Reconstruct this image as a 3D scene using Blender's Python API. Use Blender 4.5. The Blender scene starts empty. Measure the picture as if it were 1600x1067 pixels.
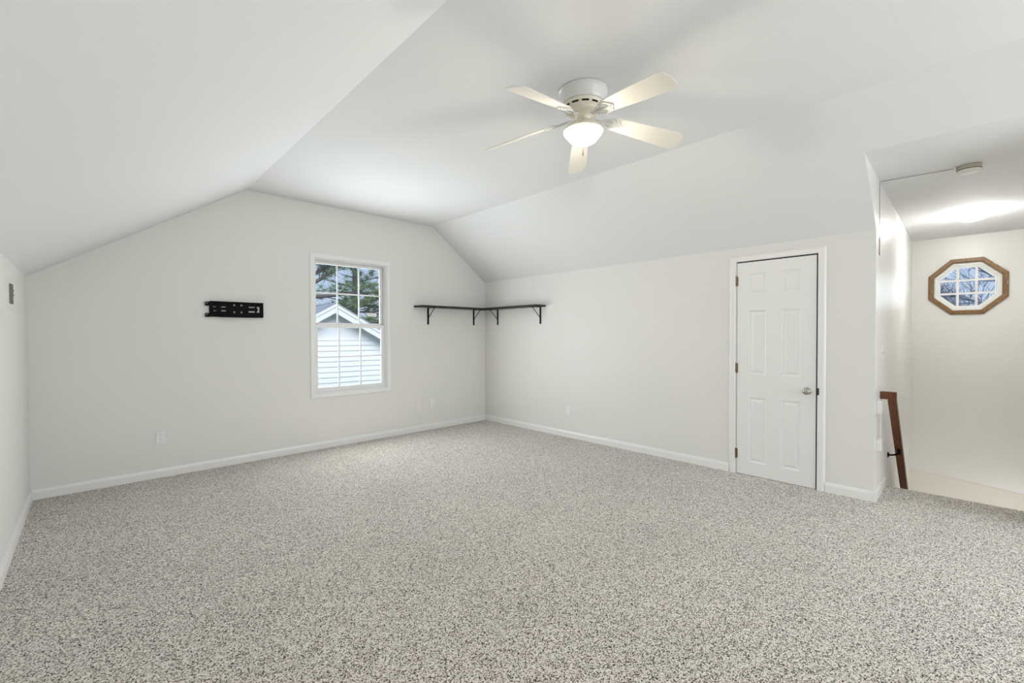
import bpy, bmesh, math, random
from mathutils import Vector, Matrix
R_ = math.radians
random.seed(7)
scene = bpy.context.scene
COL = scene.collection

# ---------------------------------------------------------------- camera
cam_d = bpy.data.cameras.new('camera')
cam = bpy.data.objects.new('camera', cam_d)
COL.objects.link(cam)
YAW, PITCH, ROLL, FPX = 0.7638, -0.0152, -0.0034, 686.30
fw = Vector((math.sin(YAW) * math.cos(PITCH), math.cos(YAW) * math.cos(PITCH), math.sin(PITCH)))
rt = Vector((math.cos(YAW), -math.sin(YAW), 0))
up = rt.cross(fw)
r2 = rt * math.cos(ROLL) + up * math.sin(ROLL)
u2 = -rt * math.sin(ROLL) + up * math.cos(ROLL)
cam.matrix_world = Matrix(((r2.x, u2.x, -fw.x, 0), (r2.y, u2.y, -fw.y, 0), (r2.z, u2.z, -fw.z, 1.35), (0, 0, 0, 1)))
cam_d.sensor_width = 36
cam_d.lens = FPX * 36 / 1600
cam_d.clip_start = 0.02
cam_d.clip_end = 200
scene.camera = cam

# ---------------------------------------------------------------- world, sun, large lights, exposure
scene.view_settings.view_transform = 'Standard'
scene.view_settings.look = 'None'
scene.view_settings.gamma = 1
scene.view_settings.use_curve_mapping = False
scene.view_settings.exposure = 0.06
world = bpy.data.worlds.new('sky')
scene.world = world
world.use_nodes = True
wn = world.node_tree.nodes
wl = world.node_tree.links
bg = wn['Background']
tc = wn.new('ShaderNodeTexCoord')
sep = wn.new('ShaderNodeSeparateXYZ')
ramp = wn.new('ShaderNodeValToRGB')
ramp.color_ramp.elements[0].position = 0.0
ramp.color_ramp.elements[0].color = (0.70, 0.82, 1.0, 1)
ramp.color_ramp.elements[1].position = 0.45
ramp.color_ramp.elements[1].color = (0.30, 0.50, 0.98, 1)
wl.new(tc.outputs['Generated'], sep.inputs[0])
wl.new(sep.outputs['Z'], ramp.inputs[0])
wl.new(ramp.outputs[0], bg.inputs['Color'])
bg.inputs['Strength'].default_value = 0.85

sun_d = bpy.data.lights.new('sun', 'SUN')
sun_d.energy = 3.3
sun_d.angle = R_(45)
sun_d.color = (1.0, 0.97, 0.92)
sun = bpy.data.objects.new('sun', sun_d)
COL.objects.link(sun)
sun.location = (-4, -8, 12)
sun.rotation_euler = Vector((0.25, 0.72, -0.65)).to_track_quat('-Z', 'Y').to_euler()


def area(name, loc, direction, sx, sy, energy, color):
    d = bpy.data.lights.new(name, 'AREA')
    d.shape = 'RECTANGLE'
    d.size, d.size_y, d.energy, d.color = sx, sy, energy, color
    o = bpy.data.objects.new(name, d)
    COL.objects.link(o)
    o.location = loc
    o.rotation_euler = Vector(direction).to_track_quat('-Z', 'Y').to_euler()
    return o


DAY = (0.93, 0.97, 1.0)
area('fill_gable', (2.8, -3.66, 1.5), (0, 1, 0.12), 2.0, 1.5, 55.8, DAY)  # fill lamp added in an unseen opening behind the camera
area('fill_side', (4.60, -2.5, 1.45), (-1, 0.8, 0.1), 1.1, 1.1, 55.8, DAY)  # second fill lamp, its unseen side opening added for the light
area('daylight_back_window', (2.36, 5.30, 1.28), (0, -1, 0), 0.9, 1.2, 41, DAY)
area('daylight_on_window_reveal', (2.36, 5.75, 1.46), (0, -1, 0), 0.85, 1.5, 15, DAY)
area('daylight_octagon_window', (7.74, 0.035, 1.91), (-1, 0, -0.1), 0.45, 0.45, 2.19, DAY)
area('fill_lower_stair', (6.45, -0.57, -0.95), (0.75, 0.6, -0.1), 0.5, 0.5, 10.8, (1.0, 0.985, 0.95))  # unseen fill lamp added to brighten the lower stairwell

# ---------------------------------------------------------------- materials
def new_mat(name):
    m = bpy.data.materials.new(name)
    m.use_nodes = True
    return m, m.node_tree.nodes, m.node_tree.links, m.node_tree.nodes['Principled BSDF']


def simple(name, color, rough=0.5, metal=0.0, spec=0.5, bump=0.0, bscale=60, var=0.0):
    m, n, l, b = new_mat(name)
    b.inputs['Base Color'].default_value = (*color, 1)
    b.inputs['Roughness'].default_value = rough
    b.inputs['Metallic'].default_value = metal
    b.inputs['Specular IOR Level'].default_value = spec
    t = n.new('ShaderNodeTexCoord')
    nz = n.new('ShaderNodeTexNoise')
    nz.inputs['Scale'].default_value = bscale
    nz.inputs['Detail'].default_value = 3
    l.new(t.outputs['Object'], nz.inputs['Vector'])
    if var > 0:
        mx = n.new('ShaderNodeMixRGB')
        mx.inputs[1].default_value = (*[c * (1 - var) for c in color], 1)
        mx.inputs[2].default_value = (*[min(1, c * (1 + var)) for c in color], 1)
        l.new(nz.outputs['Fac'], mx.inputs[0])
        l.new(mx.outputs[0], b.inputs['Base Color'])
    if bump > 0:
        bp = n.new('ShaderNodeBump')
        bp.inputs['Strength'].default_value = bump
        bp.inputs['Distance'].default_value = 0.002
        l.new(nz.outputs['Fac'], bp.inputs['Height'])
        l.new(bp.outputs['Normal'], b.inputs['Normal'])
    return m


def wood(name, dark, light, scale=(1, 1, 1), rough=0.35, grain=14):
    m, n, l, b = new_mat(name)
    t = n.new('ShaderNodeTexCoord')
    mp = n.new('ShaderNodeMapping')
    mp.inputs['Scale'].default_value = scale
    nz = n.new('ShaderNodeTexNoise')
    nz.inputs['Scale'].default_value = grain
    nz.inputs['Detail'].default_value = 6
    nz.inputs['Distortion'].default_value = 0.4
    rp = n.new('ShaderNodeValToRGB')
    rp.color_ramp.elements[0].position = 0.3
    rp.color_ramp.elements[0].color = (*dark, 1)
    rp.color_ramp.elements[1].position = 0.72
    rp.color_ramp.elements[1].color = (*light, 1)
    l.new(t.outputs['Object'], mp.inputs[0])
    l.new(mp.outputs[0], nz.inputs['Vector'])
    l.new(nz.outputs['Fac'], rp.inputs[0])
    l.new(rp.outputs[0], b.inputs['Base Color'])
    b.inputs['Roughness'].default_value = rough
    return m


def emit(name, color, strength):
    m, n, l, b = new_mat(name)
    b.inputs['Base Color'].default_value = (0.9, 0.88, 0.82, 1)
    b.inputs['Emission Color'].default_value = (*color, 1)
    b.inputs['Emission Strength'].default_value = strength
    tr = n.new('ShaderNodeBsdfTransparent')
    mx = n.new('ShaderNodeMixShader')
    mx.inputs[0].default_value = 0.6
    l.new(tr.outputs[0], mx.inputs[1])
    l.new(b.outputs[0], mx.inputs[2])
    l.new(mx.outputs[0], n['Material Output'].inputs[0])
    return m


def carpet_mat():
    m, n, l, b = new_mat('speckled_carpet')
    t = n.new('ShaderNodeTexCoord')
    warp = n.new('ShaderNodeTexNoise')
    warp.inputs['Scale'].default_value = 160
    add = n.new('ShaderNodeVectorMath')
    add.operation = 'MULTIPLY_ADD'
    add.inputs[1].default_value = (0.0022, 0.0022, 0.0022)
    l.new(t.outputs['Object'], warp.inputs['Vector'])
    l.new(warp.outputs['Color'], add.inputs[0])
    l.new(t.outputs['Object'], add.inputs[2])
    v = n.new('ShaderNodeTexVoronoi')
    v.inputs['Scale'].default_value = 255
    l.new(add.outputs[0], v.inputs['Vector'])
    sp = n.new('ShaderNodeSeparateXYZ')
    l.new(v.outputs['Color'], sp.inputs[0])
    rp = n.new('ShaderNodeValToRGB')
    cr = rp.color_ramp
    cr.elements[0].position = 0.0
    cr.elements[0].color = (0.030, 0.024, 0.018, 1)  # darkest cells paint the shade in gaps between tufts
    cr.elements[1].position = 1.0
    cr.elements[1].color = (0.93, 0.875, 0.785, 1)
    for pos, c in ((0.20, (0.075, 0.060, 0.045)), (0.33, (0.36, 0.31, 0.25)), (0.50, (0.66, 0.60, 0.515)), (0.8, (0.83, 0.77, 0.68))):
        e = cr.elements.new(pos)
        e.color = (*c, 1)
    l.new(sp.outputs['X'], rp.inputs[0])
    # worn and brushed patches: pile lying in different directions
    big = n.new('ShaderNodeTexNoise')
    big.inputs['Scale'].default_value = 1.6
    big.inputs['Detail'].default_value = 3
    l.new(t.outputs['Object'], big.inputs['Vector'])
    mr = n.new('ShaderNodeMapRange')
    mr.inputs['From Min'].default_value = 0.3
    mr.inputs['From Max'].default_value = 0.7
    mr.inputs['To Min'].default_value = 0.93
    mr.inputs['To Max'].default_value = 1.05
    l.new(big.outputs['Fac'], mr.inputs['Value'])
    mul = n.new('ShaderNodeMixRGB')
    mul.blend_type = 'MULTIPLY'
    mul.inputs[0].default_value = 1
    l.new(rp.outputs[0], mul.inputs[1])
    l.new(mr.outputs[0], mul.inputs[2])
    l.new(mul.outputs[0], b.inputs['Base Color'])
    b.inputs['Roughness'].default_value = 0.95
    b.inputs['Specular IOR Level'].default_value = 0.1
    shw = n.new('ShaderNodeMapRange')          # sheen on the lighter tuft cells, kept off the dark gap-shade cells
    shw.inputs['From Min'].default_value = 0.2
    shw.inputs['From Max'].default_value = 0.6
    shw.inputs['To Min'].default_value = 0.05
    shw.inputs['To Max'].default_value = 1.0
    l.new(sp.outputs['X'], shw.inputs['Value'])
    l.new(shw.outputs[0], b.inputs['Sheen Weight'])
    b.inputs['Sheen Roughness'].default_value = 0.5
    fine = n.new('ShaderNodeTexNoise')
    fine.inputs['Scale'].default_value = 260
    l.new(t.outputs['Object'], fine.inputs['Vector'])
    ma = n.new('ShaderNodeMath')
    ma.operation = 'SUBTRACT'
    l.new(fine.outputs['Fac'], ma.inputs[0])
    l.new(v.outputs['Distance'], ma.inputs[1])
    bp = n.new('ShaderNodeBump')
    bp.inputs['Strength'].default_value = 0.55
    bp.inputs['Distance'].default_value = 0.006
    l.new(ma.outputs[0], bp.inputs['Height'])
    l.new(bp.outputs['Normal'], b.inputs['Normal'])
    return m


M = {}
M['wall'] = simple('warm_white_wall_paint', (0.80, 0.79, 0.762), 0.55, spec=0.35, bump=0.06, bscale=240)
M['stairwall'] = simple('satin_white_stair_paint', (0.825, 0.815, 0.79), 0.33, spec=0.5, bump=0.05, bscale=200)
M['cream'] = simple('cream_stair_wall', (0.79, 0.77, 0.70), 0.5, spec=0.35, bump=0.05, bscale=200)
M['ceiling'] = simple('flat_white_ceiling_paint', (0.83, 0.84, 0.845), 0.8, spec=0.2, bump=0.06, bscale=240)
M['trim'] = simple('white_trim_paint', (0.87, 0.86, 0.84), 0.32, spec=0.5)
M['doorpaint'] = simple('white_door_paint', (0.86, 0.855, 0.84), 0.38, spec=0.45)
M['vinyl'] = simple('white_window_vinyl', (0.88, 0.88, 0.87), 0.35)
M['plastic'] = simple('white_plastic', (0.87, 0.865, 0.85), 0.35)
M['plate_paint'] = simple('wall_coloured_plate', (0.83, 0.82, 0.79), 0.45)
M['slotdark'] = simple('dark_slot', (0.05, 0.048, 0.045), 0.6)
M['dark'] = simple('painted_gap_shade', (0.012, 0.012, 0.012), 0.9)
M['bronze'] = simple('aged_brass_hinge', (0.23, 0.17, 0.09), 0.4, metal=0.9, var=0.3, bscale=90)
M['nickel'] = simple('brushed_nickel', (0.50, 0.485, 0.46), 0.2, metal=1.0)
M['blackmetal'] = simple('black_powder_coat', (0.003, 0.003, 0.003), 0.6, spec=0.12)
M['fanwhite'] = simple('white_fan_enamel', (0.78, 0.775, 0.75), 0.25)
M['fancream'] = simple('cream_fan_enamel', (0.85, 0.80, 0.66), 0.3)
M['bladewhite'] = simple('cream_white_fan_blade', (0.84, 0.815, 0.74), 0.4)
M['fanslot'] = simple('dark_brown_vent_slot', (0.05, 0.03, 0.012), 0.7)
M['bulb_glass'] = emit('lit_frosted_fan_glass', (1.0, 0.90, 0.74), 31.2)
M['stair_glass'] = emit('lit_frosted_stair_glass', (1.0, 0.985, 0.94), 139)
M['chrome'] = simple('pull_chain_metal', (0.55, 0.52, 0.45), 0.3, metal=0.9)
M['shelfwood'] = wood('dark_walnut_shelf', (0.006, 0.0035, 0.0025), (0.022, 0.012, 0.008), (1, 14, 14), 0.6, 4)
M['rail'] = wood('reddish_brown_rail_wood', (0.105, 0.030, 0.008), (0.20, 0.062, 0.018), (3, 14, 3), 0.3, 6)
M['oak'] = wood('honey_oak', (0.15, 0.075, 0.024), (0.27, 0.148, 0.056), (6, 6, 6), 0.4, 9)
M['detector'] = simple('ivory_detector_plastic', (0.50, 0.455, 0.37), 0.35)
M['detector_cap'] = simple('pale_detector_cap', (0.80, 0.78, 0.72), 0.6)
M['ventwhite'] = simple('off_white_register', (0.78, 0.77, 0.73), 0.4)
M['ventdark'] = simple('grey_register_opening', (0.16, 0.155, 0.125), 0.6)
M['wire'] = simple('grey_wire', (0.30, 0.28, 0.25), 0.5)
M['wirewhite'] = simple('white_wire', (0.7, 0.68, 0.62), 0.5)
M['carpet'] = carpet_mat()
M['siding'] = simple('white_siding', (0.88, 0.895, 0.91), 0.45, var=0.03, bscale=3)
M['sidingtrim'] = simple('white_exterior_trim', (0.90, 0.91, 0.93), 0.45)
M['shingle'] = simple('grey_roof_shingles', (0.34, 0.36, 0.40), 0.85, var=0.25, bscale=18, bump=0.5)
M['bark'] = simple('grey_brown_bark', (0.13, 0.115, 0.11), 0.9, var=0.35, bscale=14, bump=0.6)
M['needles'] = simple('pine_needles', (0.20, 0.28, 0.135), 0.6, var=0.55, bscale=2.2)
M['twigs'] = simple('grey_bare_twigs', (0.26, 0.27, 0.33), 0.8, var=0.25, bscale=6)
M['grass'] = simple('lawn', (0.10, 0.14, 0.05), 0.95, var=0.3, bscale=2)
M['label'] = simple('white_paper_sticker', (0.88, 0.88, 0.86), 0.5)


def glass_mat():
    m, n, l, b = new_mat('clear_window_glass')
    out = n['Material Output']
    tr = n.new('ShaderNodeBsdfTransparent')
    tr.inputs[0].default_value = (0.96, 0.98, 0.98, 1)
    gl = n.new('ShaderNodeBsdfGlossy')
    gl.inputs['Roughness'].default_value = 0.02
    fr = n.new('ShaderNodeFresnel')
    fr.inputs[0].default_value = 1.3
    mx = n.new('ShaderNodeMixShader')
    l.new(fr.outputs[0], mx.inputs[0])
    l.new(tr.outputs[0], mx.inputs[1])
    l.new(gl.outputs[0], mx.inputs[2])
    l.new(mx.outputs[0], out.inputs[0])
    n.remove(b)
    return m


M['glass'] = glass_mat()

# ---------------------------------------------------------------- geometry helpers
def box(bm, x0, x1, y0, y1, z0, z1, bevel=0.0):
    vs = [bm.verts.new((x, y, z)) for x in (x0, x1) for y in (y0, y1) for z in (z0, z1)]
    fs = [bm.faces.new([vs[i] for i in f]) for f in ((0, 1, 3, 2), (4, 6, 7, 5), (0, 4, 5, 1), (2, 3, 7, 6), (0, 2, 6, 4), (1, 5, 7, 3))]
    if bevel:
        es = {e for f in fs for e in f.edges}
        bmesh.ops.bevel(bm, geom=list(es), offset=bevel, segments=2, affect='EDGES', profile=0.6)
    return bm


def prism(bm, pts, ext):
    """closed polygon (3D points) pushed along ext"""
    ext = Vector(ext)
    a = [bm.verts.new(p) for p in pts]
    c = [bm.verts.new(Vector(p) + ext) for p in pts]
    bm.faces.new(a)
    bm.faces.new(c[::-1])
    k = len(pts)
    for i in range(k):
        j = (i + 1) % k
        bm.faces.new((a[i], c[i], c[j], a[j]))
    return bm


def lathe(bm, prof, c=(0, 0, 0), seg=48, ax='z'):
    rings = []
    for r, z in prof:
        if r < 1e-6:
            rings.append([bm.verts.new((0, 0, z))])
        else:
            rings.append([bm.verts.new((r * math.cos(2 * math.pi * i / seg), r * math.sin(2 * math.pi * i / seg), z)) for i in range(seg)])
    for a, b in zip(rings, rings[1:]):
        if len(a) == 1 and len(b) == 1:
            continue
        for i in range(seg):
            j = (i + 1) % seg
            if len(a) == 1:
                bm.faces.new((a[0], b[i], b[j]))
            elif len(b) == 1:
                bm.faces.new((a[i], b[0], a[j]))
            else:
                bm.faces.new((a[i], b[i], b[j], a[j]))
    vs = [v for r in rings for v in r]
    if ax == 'x':      # axis towards -X
        for v in vs:
            v.co = Vector((-v.co.z, v.co.y, v.co.x))
    if ax == 'y':      # axis towards -Y
        for v in vs:
            v.co = Vector((v.co.x, -v.co.z, v.co.y))
    for v in vs:
        v.co += Vector(c)
    return bm


def tube(bm, pts, rads, seg=8, cap=True):
    pts = [Vector(p) for p in pts]
    if not hasattr(rads, '__len__'):
        rads = [rads] * len(pts)
    rings = []
    for i, p in enumerate(pts):
        d = (pts[min(i + 1, len(pts) - 1)] - pts[max(i - 1, 0)]).normalized()
        a = d.orthogonal().normalized() if i == 0 else (prev - d * prev.dot(d)).normalized()
        prev = a
        b = d.cross(a)
        rings.append([bm.verts.new(p + (a * math.cos(2 * math.pi * k / seg) + b * math.sin(2 * math.pi * k / seg)) * rads[i]) for k in range(seg)])
    for a, b in zip(rings, rings[1:]):
        for k in range(seg):
            j = (k + 1) % seg
            bm.faces.new((a[k], a[j], b[j], b[k]))
    if cap:
        bm.faces.new(rings[0][::-1])
        bm.faces.new(rings[-1])
    return bm


def plate(outline, holes, th, o, u, v, bevel=0.0):
    """flat plate with real holes: 2D outline in (u,v), thickness th along u x v, starting at o"""
    cu = bpy.data.curves.new('plate_curve', 'CURVE')
    cu.dimensions = '2D'
    cu.fill_mode = 'BOTH'
    cu.extrude = th / 2
    cu.bevel_depth = bevel
    cu.bevel_resolution = 1
    for loop in [outline] + list(holes):
        s = cu.splines.new('POLY')
        s.points.add(len(loop) - 1)
        for p, q in zip(s.points, loop):
            p.co = (q[0], q[1], 0, 1)
        s.use_cyclic_u = True
    ob = bpy.data.objects.new('plate_curve', cu)
    COL.objects.link(ob)
    dg = bpy.context.evaluated_depsgraph_get()
    me = bpy.data.meshes.new_from_object(ob.evaluated_get(dg))
    bm = bmesh.new()
    bm.from_mesh(me)
    bpy.data.objects.remove(ob)
    bpy.data.curves.remove(cu)
    bpy.data.meshes.remove(me)
    u, v, o = Vector(u), Vector(v), Vector(o)
    w = u.cross(v)
    for q in bm.verts:
        c = q.co.copy()
        q.co = o + u * c.x + v * c.y + w * (c.z + th / 2)
    bmesh.ops.remove_doubles(bm, verts=bm.verts, dist=1e-5)
    return bm


def rect(x0, x1, y0, y1):
    return [(x0, y0), (x1, y0), (x1, y1), (x0, y1)]


def rrect(x0, x1, y0, y1, r, n=4):
    o = []
    for cx, cy, a in ((x1 - r, y0 + r, -90), (x1 - r, y1 - r, 0), (x0 + r, y1 - r, 90), (x0 + r, y0 + r, 180)):
        for k in range(n + 1):
            t = R_(a + 90 * k / n)
            o.append((cx + r * math.cos(t), cy + r * math.sin(t)))
    return o


def circ(cx, cy, r, n=14):
    return [(cx + r * math.cos(2 * math.pi * k / n), cy + r * math.sin(2 * math.pi * k / n)) for k in range(n)]


LOC = {}


def thing(name, loc, label=None, cat=None, group=None, kind=None, rotz=0):
    o = bpy.data.objects.new(name, None)
    o.empty_display_size = 0.05
    COL.objects.link(o)
    o.location = loc
    o.rotation_euler = (0, 0, rotz)
    LOC[o] = Vector(loc)
    return tag(o, label, cat, group, kind)


def tag(o, label=None, cat=None, group=None, kind=None):
    for k, x in (('label', label), ('category', cat), ('group', group), ('kind', kind)):
        if x:
            o[k] = x
    return o


def obj(name, bm, mat, parent=None, origin=None, smooth=False, label=None, local=False):
    """bm in world coordinates (or in the parent's own when local); origin re-centres a top-level mesh"""
    bmesh.ops.recalc_face_normals(bm, faces=bm.faces)
    if parent is not None:
        off = Vector() if local else LOC[parent]
    else:
        off = Vector(origin) if origin is not None else Vector()
    for v in bm.verts:
        v.co -= off
    me = bpy.data.meshes.new(name)
    bm.to_mesh(me)
    bm.free()
    me.materials.append(mat)
    if smooth:
        for p in me.polygons:
            p.use_smooth = True
        try:
            me.set_sharp_from_angle(angle=R_(40))
        except Exception:
            pass
    o = bpy.data.objects.new(name, me)
    COL.objects.link(o)
    if parent is not None:
        o.parent = parent
        LOC[o] = off
    else:
        o.location = off
        LOC[o] = off
    if label:
        o['label'] = label
    return o


def copy_tree(o, parent=None):
    c = o.copy()
    COL.objects.link(c)
    if parent is not None:
        c.parent = parent
        c.matrix_parent_inverse = o.matrix_parent_inverse
    for ch in list(o.children):
        copy_tree(ch, c)
    return c


NB = bmesh.new

# ---------------------------------------------------------------- room numbers (metres)
XL, XR, YB, YF = -0.378, 4.519, 5.341, -3.60
YS, YS2 = 0.528, -0.62            # stairwell between these
ZH, ZL, ZR = 2.899, 1.840, 2.176
X1, X2 = 1.210, 3.548
XH, ZHD = 3.925, 2.618            # where the stairwell ceiling meets the slope
XE = 5.115                        # carpet edge at the stairs
XS, ZS = 7.573, 2.517             # octagon-window wall
T = 0.12
slope_r = (ZR - ZH) / (XR - X2)


def struct(name, bm, mat, origin=None):
    return tag(obj(name, bm, mat, origin=origin), kind='structure')


# ---------------------------------------------------------------- floor
bm = NB()
prism(bm, [(XL, YF, 0), (XR, YF, 0), (XR, YS2, 0), (XE, YS2, 0), (XE, YS, 0), (XR + 0.16, YS, 0), (XR + 0.16, YB, 0), (XL, YB, 0)], (0, 0, -0.16))
es = [e for e in bm.edges if all(abs(v.co.x - XE) < 1e-4 and abs(v.co.z) < 1e-4 for v in e.verts)]
bmesh.ops.bevel(bm, geom=es, offset=0.03, segments=4, affect='EDGES')
struct('floor', bm, M['carpet'])

# ---------------------------------------------------------------- walls
WX0, WX1, WZ0, WZ1 = 1.903, 2.822, 0.662, 2.262      # window opening
gable = [(XL, 0), (XR, 0), (XR, ZR), (X2, ZH), (X1, ZH), (XL, ZL)]
struct('wall_back', plate(gable, [rect(WX0, WX1, WZ0, WZ1)], 0.15, (0, YB + 0.15, 0), (1, 0, 0), (0, 0, 1)), M['wall'])
struct('wall_front', plate(gable, [rect(1.75, 3.85, 0.72, 2.28)], T, (0, YF, 0), (1, 0, 0), (0, 0, 1)), M['wall'])  # opening added out of view for the gable-side fill lamp
struct('wall_left', box(NB(), XL - T, XL, YF - T, YB + T, -0.1, ZL), M['wall'])
DY0, DY1, DZ1 = 0.908, 1.574, 2.046                  # door opening
bm = plate([(YS, 0), (DY0, 0), (DY0, DZ1), (DY1, DZ1), (DY1, 0), (YB, 0), (YB, ZR), (YS, ZR)], [], 0.11, (XR, 0, 0), (0, 1, 0), (0, 0, 1))
box(bm, XR + 0.111, XR + 0.16, YS, YB, 0, ZR)
side = plate([(YF, 0), (YS2, 0), (YS2, ZR), (YF, ZR)], [rect(-3.08, -1.92, 0.87, 2.03)], T, (XR, 0, 0), (0, 1, 0), (0, 0, 1))  # opening added out of view for the side fill lamp
tmp = bpy.data.meshes.new('side')
side.to_mesh(tmp)
side.free()
bm.from_mesh(tmp)
bpy.data.meshes.remove(tmp)
struct('wall_right', bm, M['wall'])
# stairwell walls
poly = [(XH + 0.003, ZHD + 0.004), (XR, ZR + 0.004), (XR, -2.7), (XS, -2.7), (XS, ZS + 0.05), (XH + 0.003, ZHD + 0.05)]
struct('wall_stair_left', prism(NB(), [(x, YS - 0.003, z) for x, z in poly], (0, 0.0028, 0)), M['stairwall'])
struct('wall_stair_right', prism(NB(), [(x, YS2 + 0.003, z) for x, z in poly], (0, -0.0028, 0)), M['stairwall'])
OC_Y, OC_Z, OC_R = 0.036, 1.911, 0.333               # octagon: centre and apothem


def octo(a, cy=0.0, cz=0.0):
    rr = a / math.cos(R_(22.5))
    return [(cy + rr * math.cos(R_(22.5 + 45 * k)), cz + rr * math.sin(R_(22.5 + 45 * k))) for k in range(8)]


struct('wall_stair_end', plate(rect(YS2 - 0.1, YS + 0.1, -2.7, 2.7), [octo(OC_R - 0.045, OC_Y, OC_Z)], 0.14, (XS, 0, 0), (0, 1, 0), (0, 0, 1)), M['stairwall'])
# lower, cream-coloured part of the stairwell end wall, standing proud of the wall above
bm = NB()
prism(bm, [(XS - 0.006, YS, -2.7), (XS - 0.006, YS2, -2.7), (XS - 0.006, YS2, -0.487), (XS - 0.006, YS, -0.385)], (0.006, 0, 0))
struct('trim_1', bm, M['cream'])

# ---------------------------------------------------------------- ceilings
bm = NB()
th = Vector((0, 0, 0.1))
prism(bm, [(X1, YF - T, ZH), (X2, YF - T, ZH), (X2, YB + T, ZH), (X1, YB + T, ZH)], th)
prism(bm, [(XL - T, YF - T, ZL - T * (ZH - ZL) / (X1 - XL)), (X1, YF - T, ZH), (X1, YB + T, ZH), (XL - T, YB + T, ZL - T * (ZH - ZL) / (X1 - XL))], th)


def sl(x):
    return ZH + slope_r * (x - X2)


XO = XR + T
prism(bm, [(X2, YS, ZH), (XO, YS, sl(XO)), (XO, YB + T, sl(XO)), (X2, YB + T, ZH)], th)
prism(bm, [(X2, YF - T, ZH), (XO, YF - T, sl(XO)), (XO, YS2, sl(XO)), (X2, YF - T + (YS2 - YF + T), ZH)], th)
prism(bm, [(X2, YS2, ZH), (XH, YS2, ZHD), (XH, YS, ZHD), (X2, YS, ZH)], th)
struct('ceiling', bm, M['ceiling'])
struct('ceiling_stairwell', prism(NB(), [(XH, YS2 - 0.1, ZHD), (XS + 0.1, YS2 - 0.1, ZS), (XS + 0.1, YS + 0.1, ZS), (XH, YS + 0.1, ZHD)], (0, 0, 0.1)), M['ceiling'])

# ---------------------------------------------------------------- stairs (below the carpet edge)
bm = NB()
nst = 11
run, rise = 0.215, 0.205
prof = [(XE - 0.02, -0.16)]
for k in range(nst):
    x = XE - 0.02 + run * k
    prof += [(x, -rise * (k + 1)), (x + run, -rise * (k + 1))]
prof = [(XE - 0.02, -0.162)] + prof[1:] + [(prof[-1][0], -2.7), (XE - 0.02, -2.7)]
prism(bm, [(x, YS - 0.002, z) for x, z in prof], (0, YS2 - YS + 0.004, 0))
struct('stairs', bm, M['carpet'])

# ---------------------------------------------------------------- baseboards
BH, BT = 0.083, 0.013


def baseboard(name, p0, p1, n, extra=()):
    bm = NB()
    for a, b, nn in [(p0, p1, n)] + list(extra):
        a, b, nn = Vector(a), Vector(b), Vector(nn)
        prof = [(0, 0), (BT, 0), (BT, BH - 0.022), (BT * 0.72, BH - 0.010), (BT * 0.55, BH), (0, BH)]
        prism(bm, [a + nn * d + Vector((0, 0, h)) for d, h in prof], b - a)
    return struct(name, bm, M['trim'])


CY0, CY1 = 0.851, 1.634            # outer edges of the door casing
baseboard('baseboard_back', (XL, YB, 0), (XR, YB, 0), (0, -1, 0))
baseboard('baseboard_left', (XL, YF, 0), (XL, YB, 0), (1, 0, 0))
baseboard('baseboard_right', (XR, YB, 0), (XR, CY1, 0), (-1, 0, 0), [((XR, CY0, 0), (XR, YS - BT, 0), (-1, 0, 0))])
baseboard('baseboard_stair', (XR - BT + 0.0004, YS - 0.0035, 0), (XE - 0.03, YS - 0.0035, 0), (0, -1, 0))
baseboard('baseboard_front', (XL, YF, 0), (XR, YF, 0), (0, 1, 0))

# ---------------------------------------------------------------- door
door = thing('door_1', (XR, (DY0 + DY1) / 2, 0), 'white six-panel closet door in the right-hand wall', 'door', kind='structure')
bm = NB()
CP = [(0, 0), (0.011, 0), (0.016, 0.006), (0.016, 0.040), (0.011, 0.050), (0.006, 0.056), (0, 0.057)]   # casing profile: (depth, outward)
CI0, CI1, CIZ = CY0 + 0.057, CY1 - 0.057, 2.100 - 0.057


def casing_run(bm, prof, pts, nrm, outs):
    """mitred casing: at each path point the profile goes outwards along outs[i]"""
    loops = []
    for p, o_ in zip(pts, outs):
        loops.append([bm.verts.new(Vector(p) + Vector(nrm) * d + Vector(o_) * w) for d, w in prof])
    k = len(prof)
    for a, b in zip(loops, loops[1:]):
        for i in range(k):
            j = (i + 1) % k
            bm.faces.new((a[i], a[j], b[j], b[i]))
    bm.faces.new(loops[0])
    bm.faces.new(loops[-1][::-1])
    return bm


casing_run(bm, CP, [(XR, CI1, 0), (XR, CI1, CIZ), (XR, CI0, CIZ), (XR, CI0, 0)], (-1, 0, 0), [(0, 1, 0), (0, 1, 1), (0, -1, 1), (0, -1, 0)])
obj('casing', bm, M['trim'], door)
SY0_, SZ1_ = 0.921, 2.031
# jamb lining inside the opening
bm = NB()
for y0, y1, z0, z1 in ((DY1 - 0.0, DY1 - 0.004, 0, DZ1), (DY0, DY0 + 0.004, 0, DZ1), (DY0, DY1, DZ1 - 0.004, DZ1)):
    box(bm, XR + 0.001, XR + 0.105, min(y0, y1), max(y0, y1), z0, z1)
obj('jamb', bm, M['trim'], door)
obj('stop', box(box(box(NB(), XR + 0.045, XR + 0.10, DY0 + 0.004, DY0 + 0.016, 0, DZ1 - 0.004), XR + 0.045, XR + 0.10, DY1 - 0.016, DY1 - 0.004, 0, DZ1 - 0.004), XR + 0.045, XR + 0.10, DY0 + 0.004, DY1 - 0.004, DZ1 - 0.02, DZ1 - 0.006), M['dark'], door)  # stop coloured near black to paint the unlit depth of the gap
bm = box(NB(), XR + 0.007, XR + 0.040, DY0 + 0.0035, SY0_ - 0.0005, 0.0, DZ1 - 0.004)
box(bm, XR + 0.007, XR + 0.040, SY0_, DY1 - 0.004, SZ1_ + 0.0005, DZ1 - 0.0035)
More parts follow.
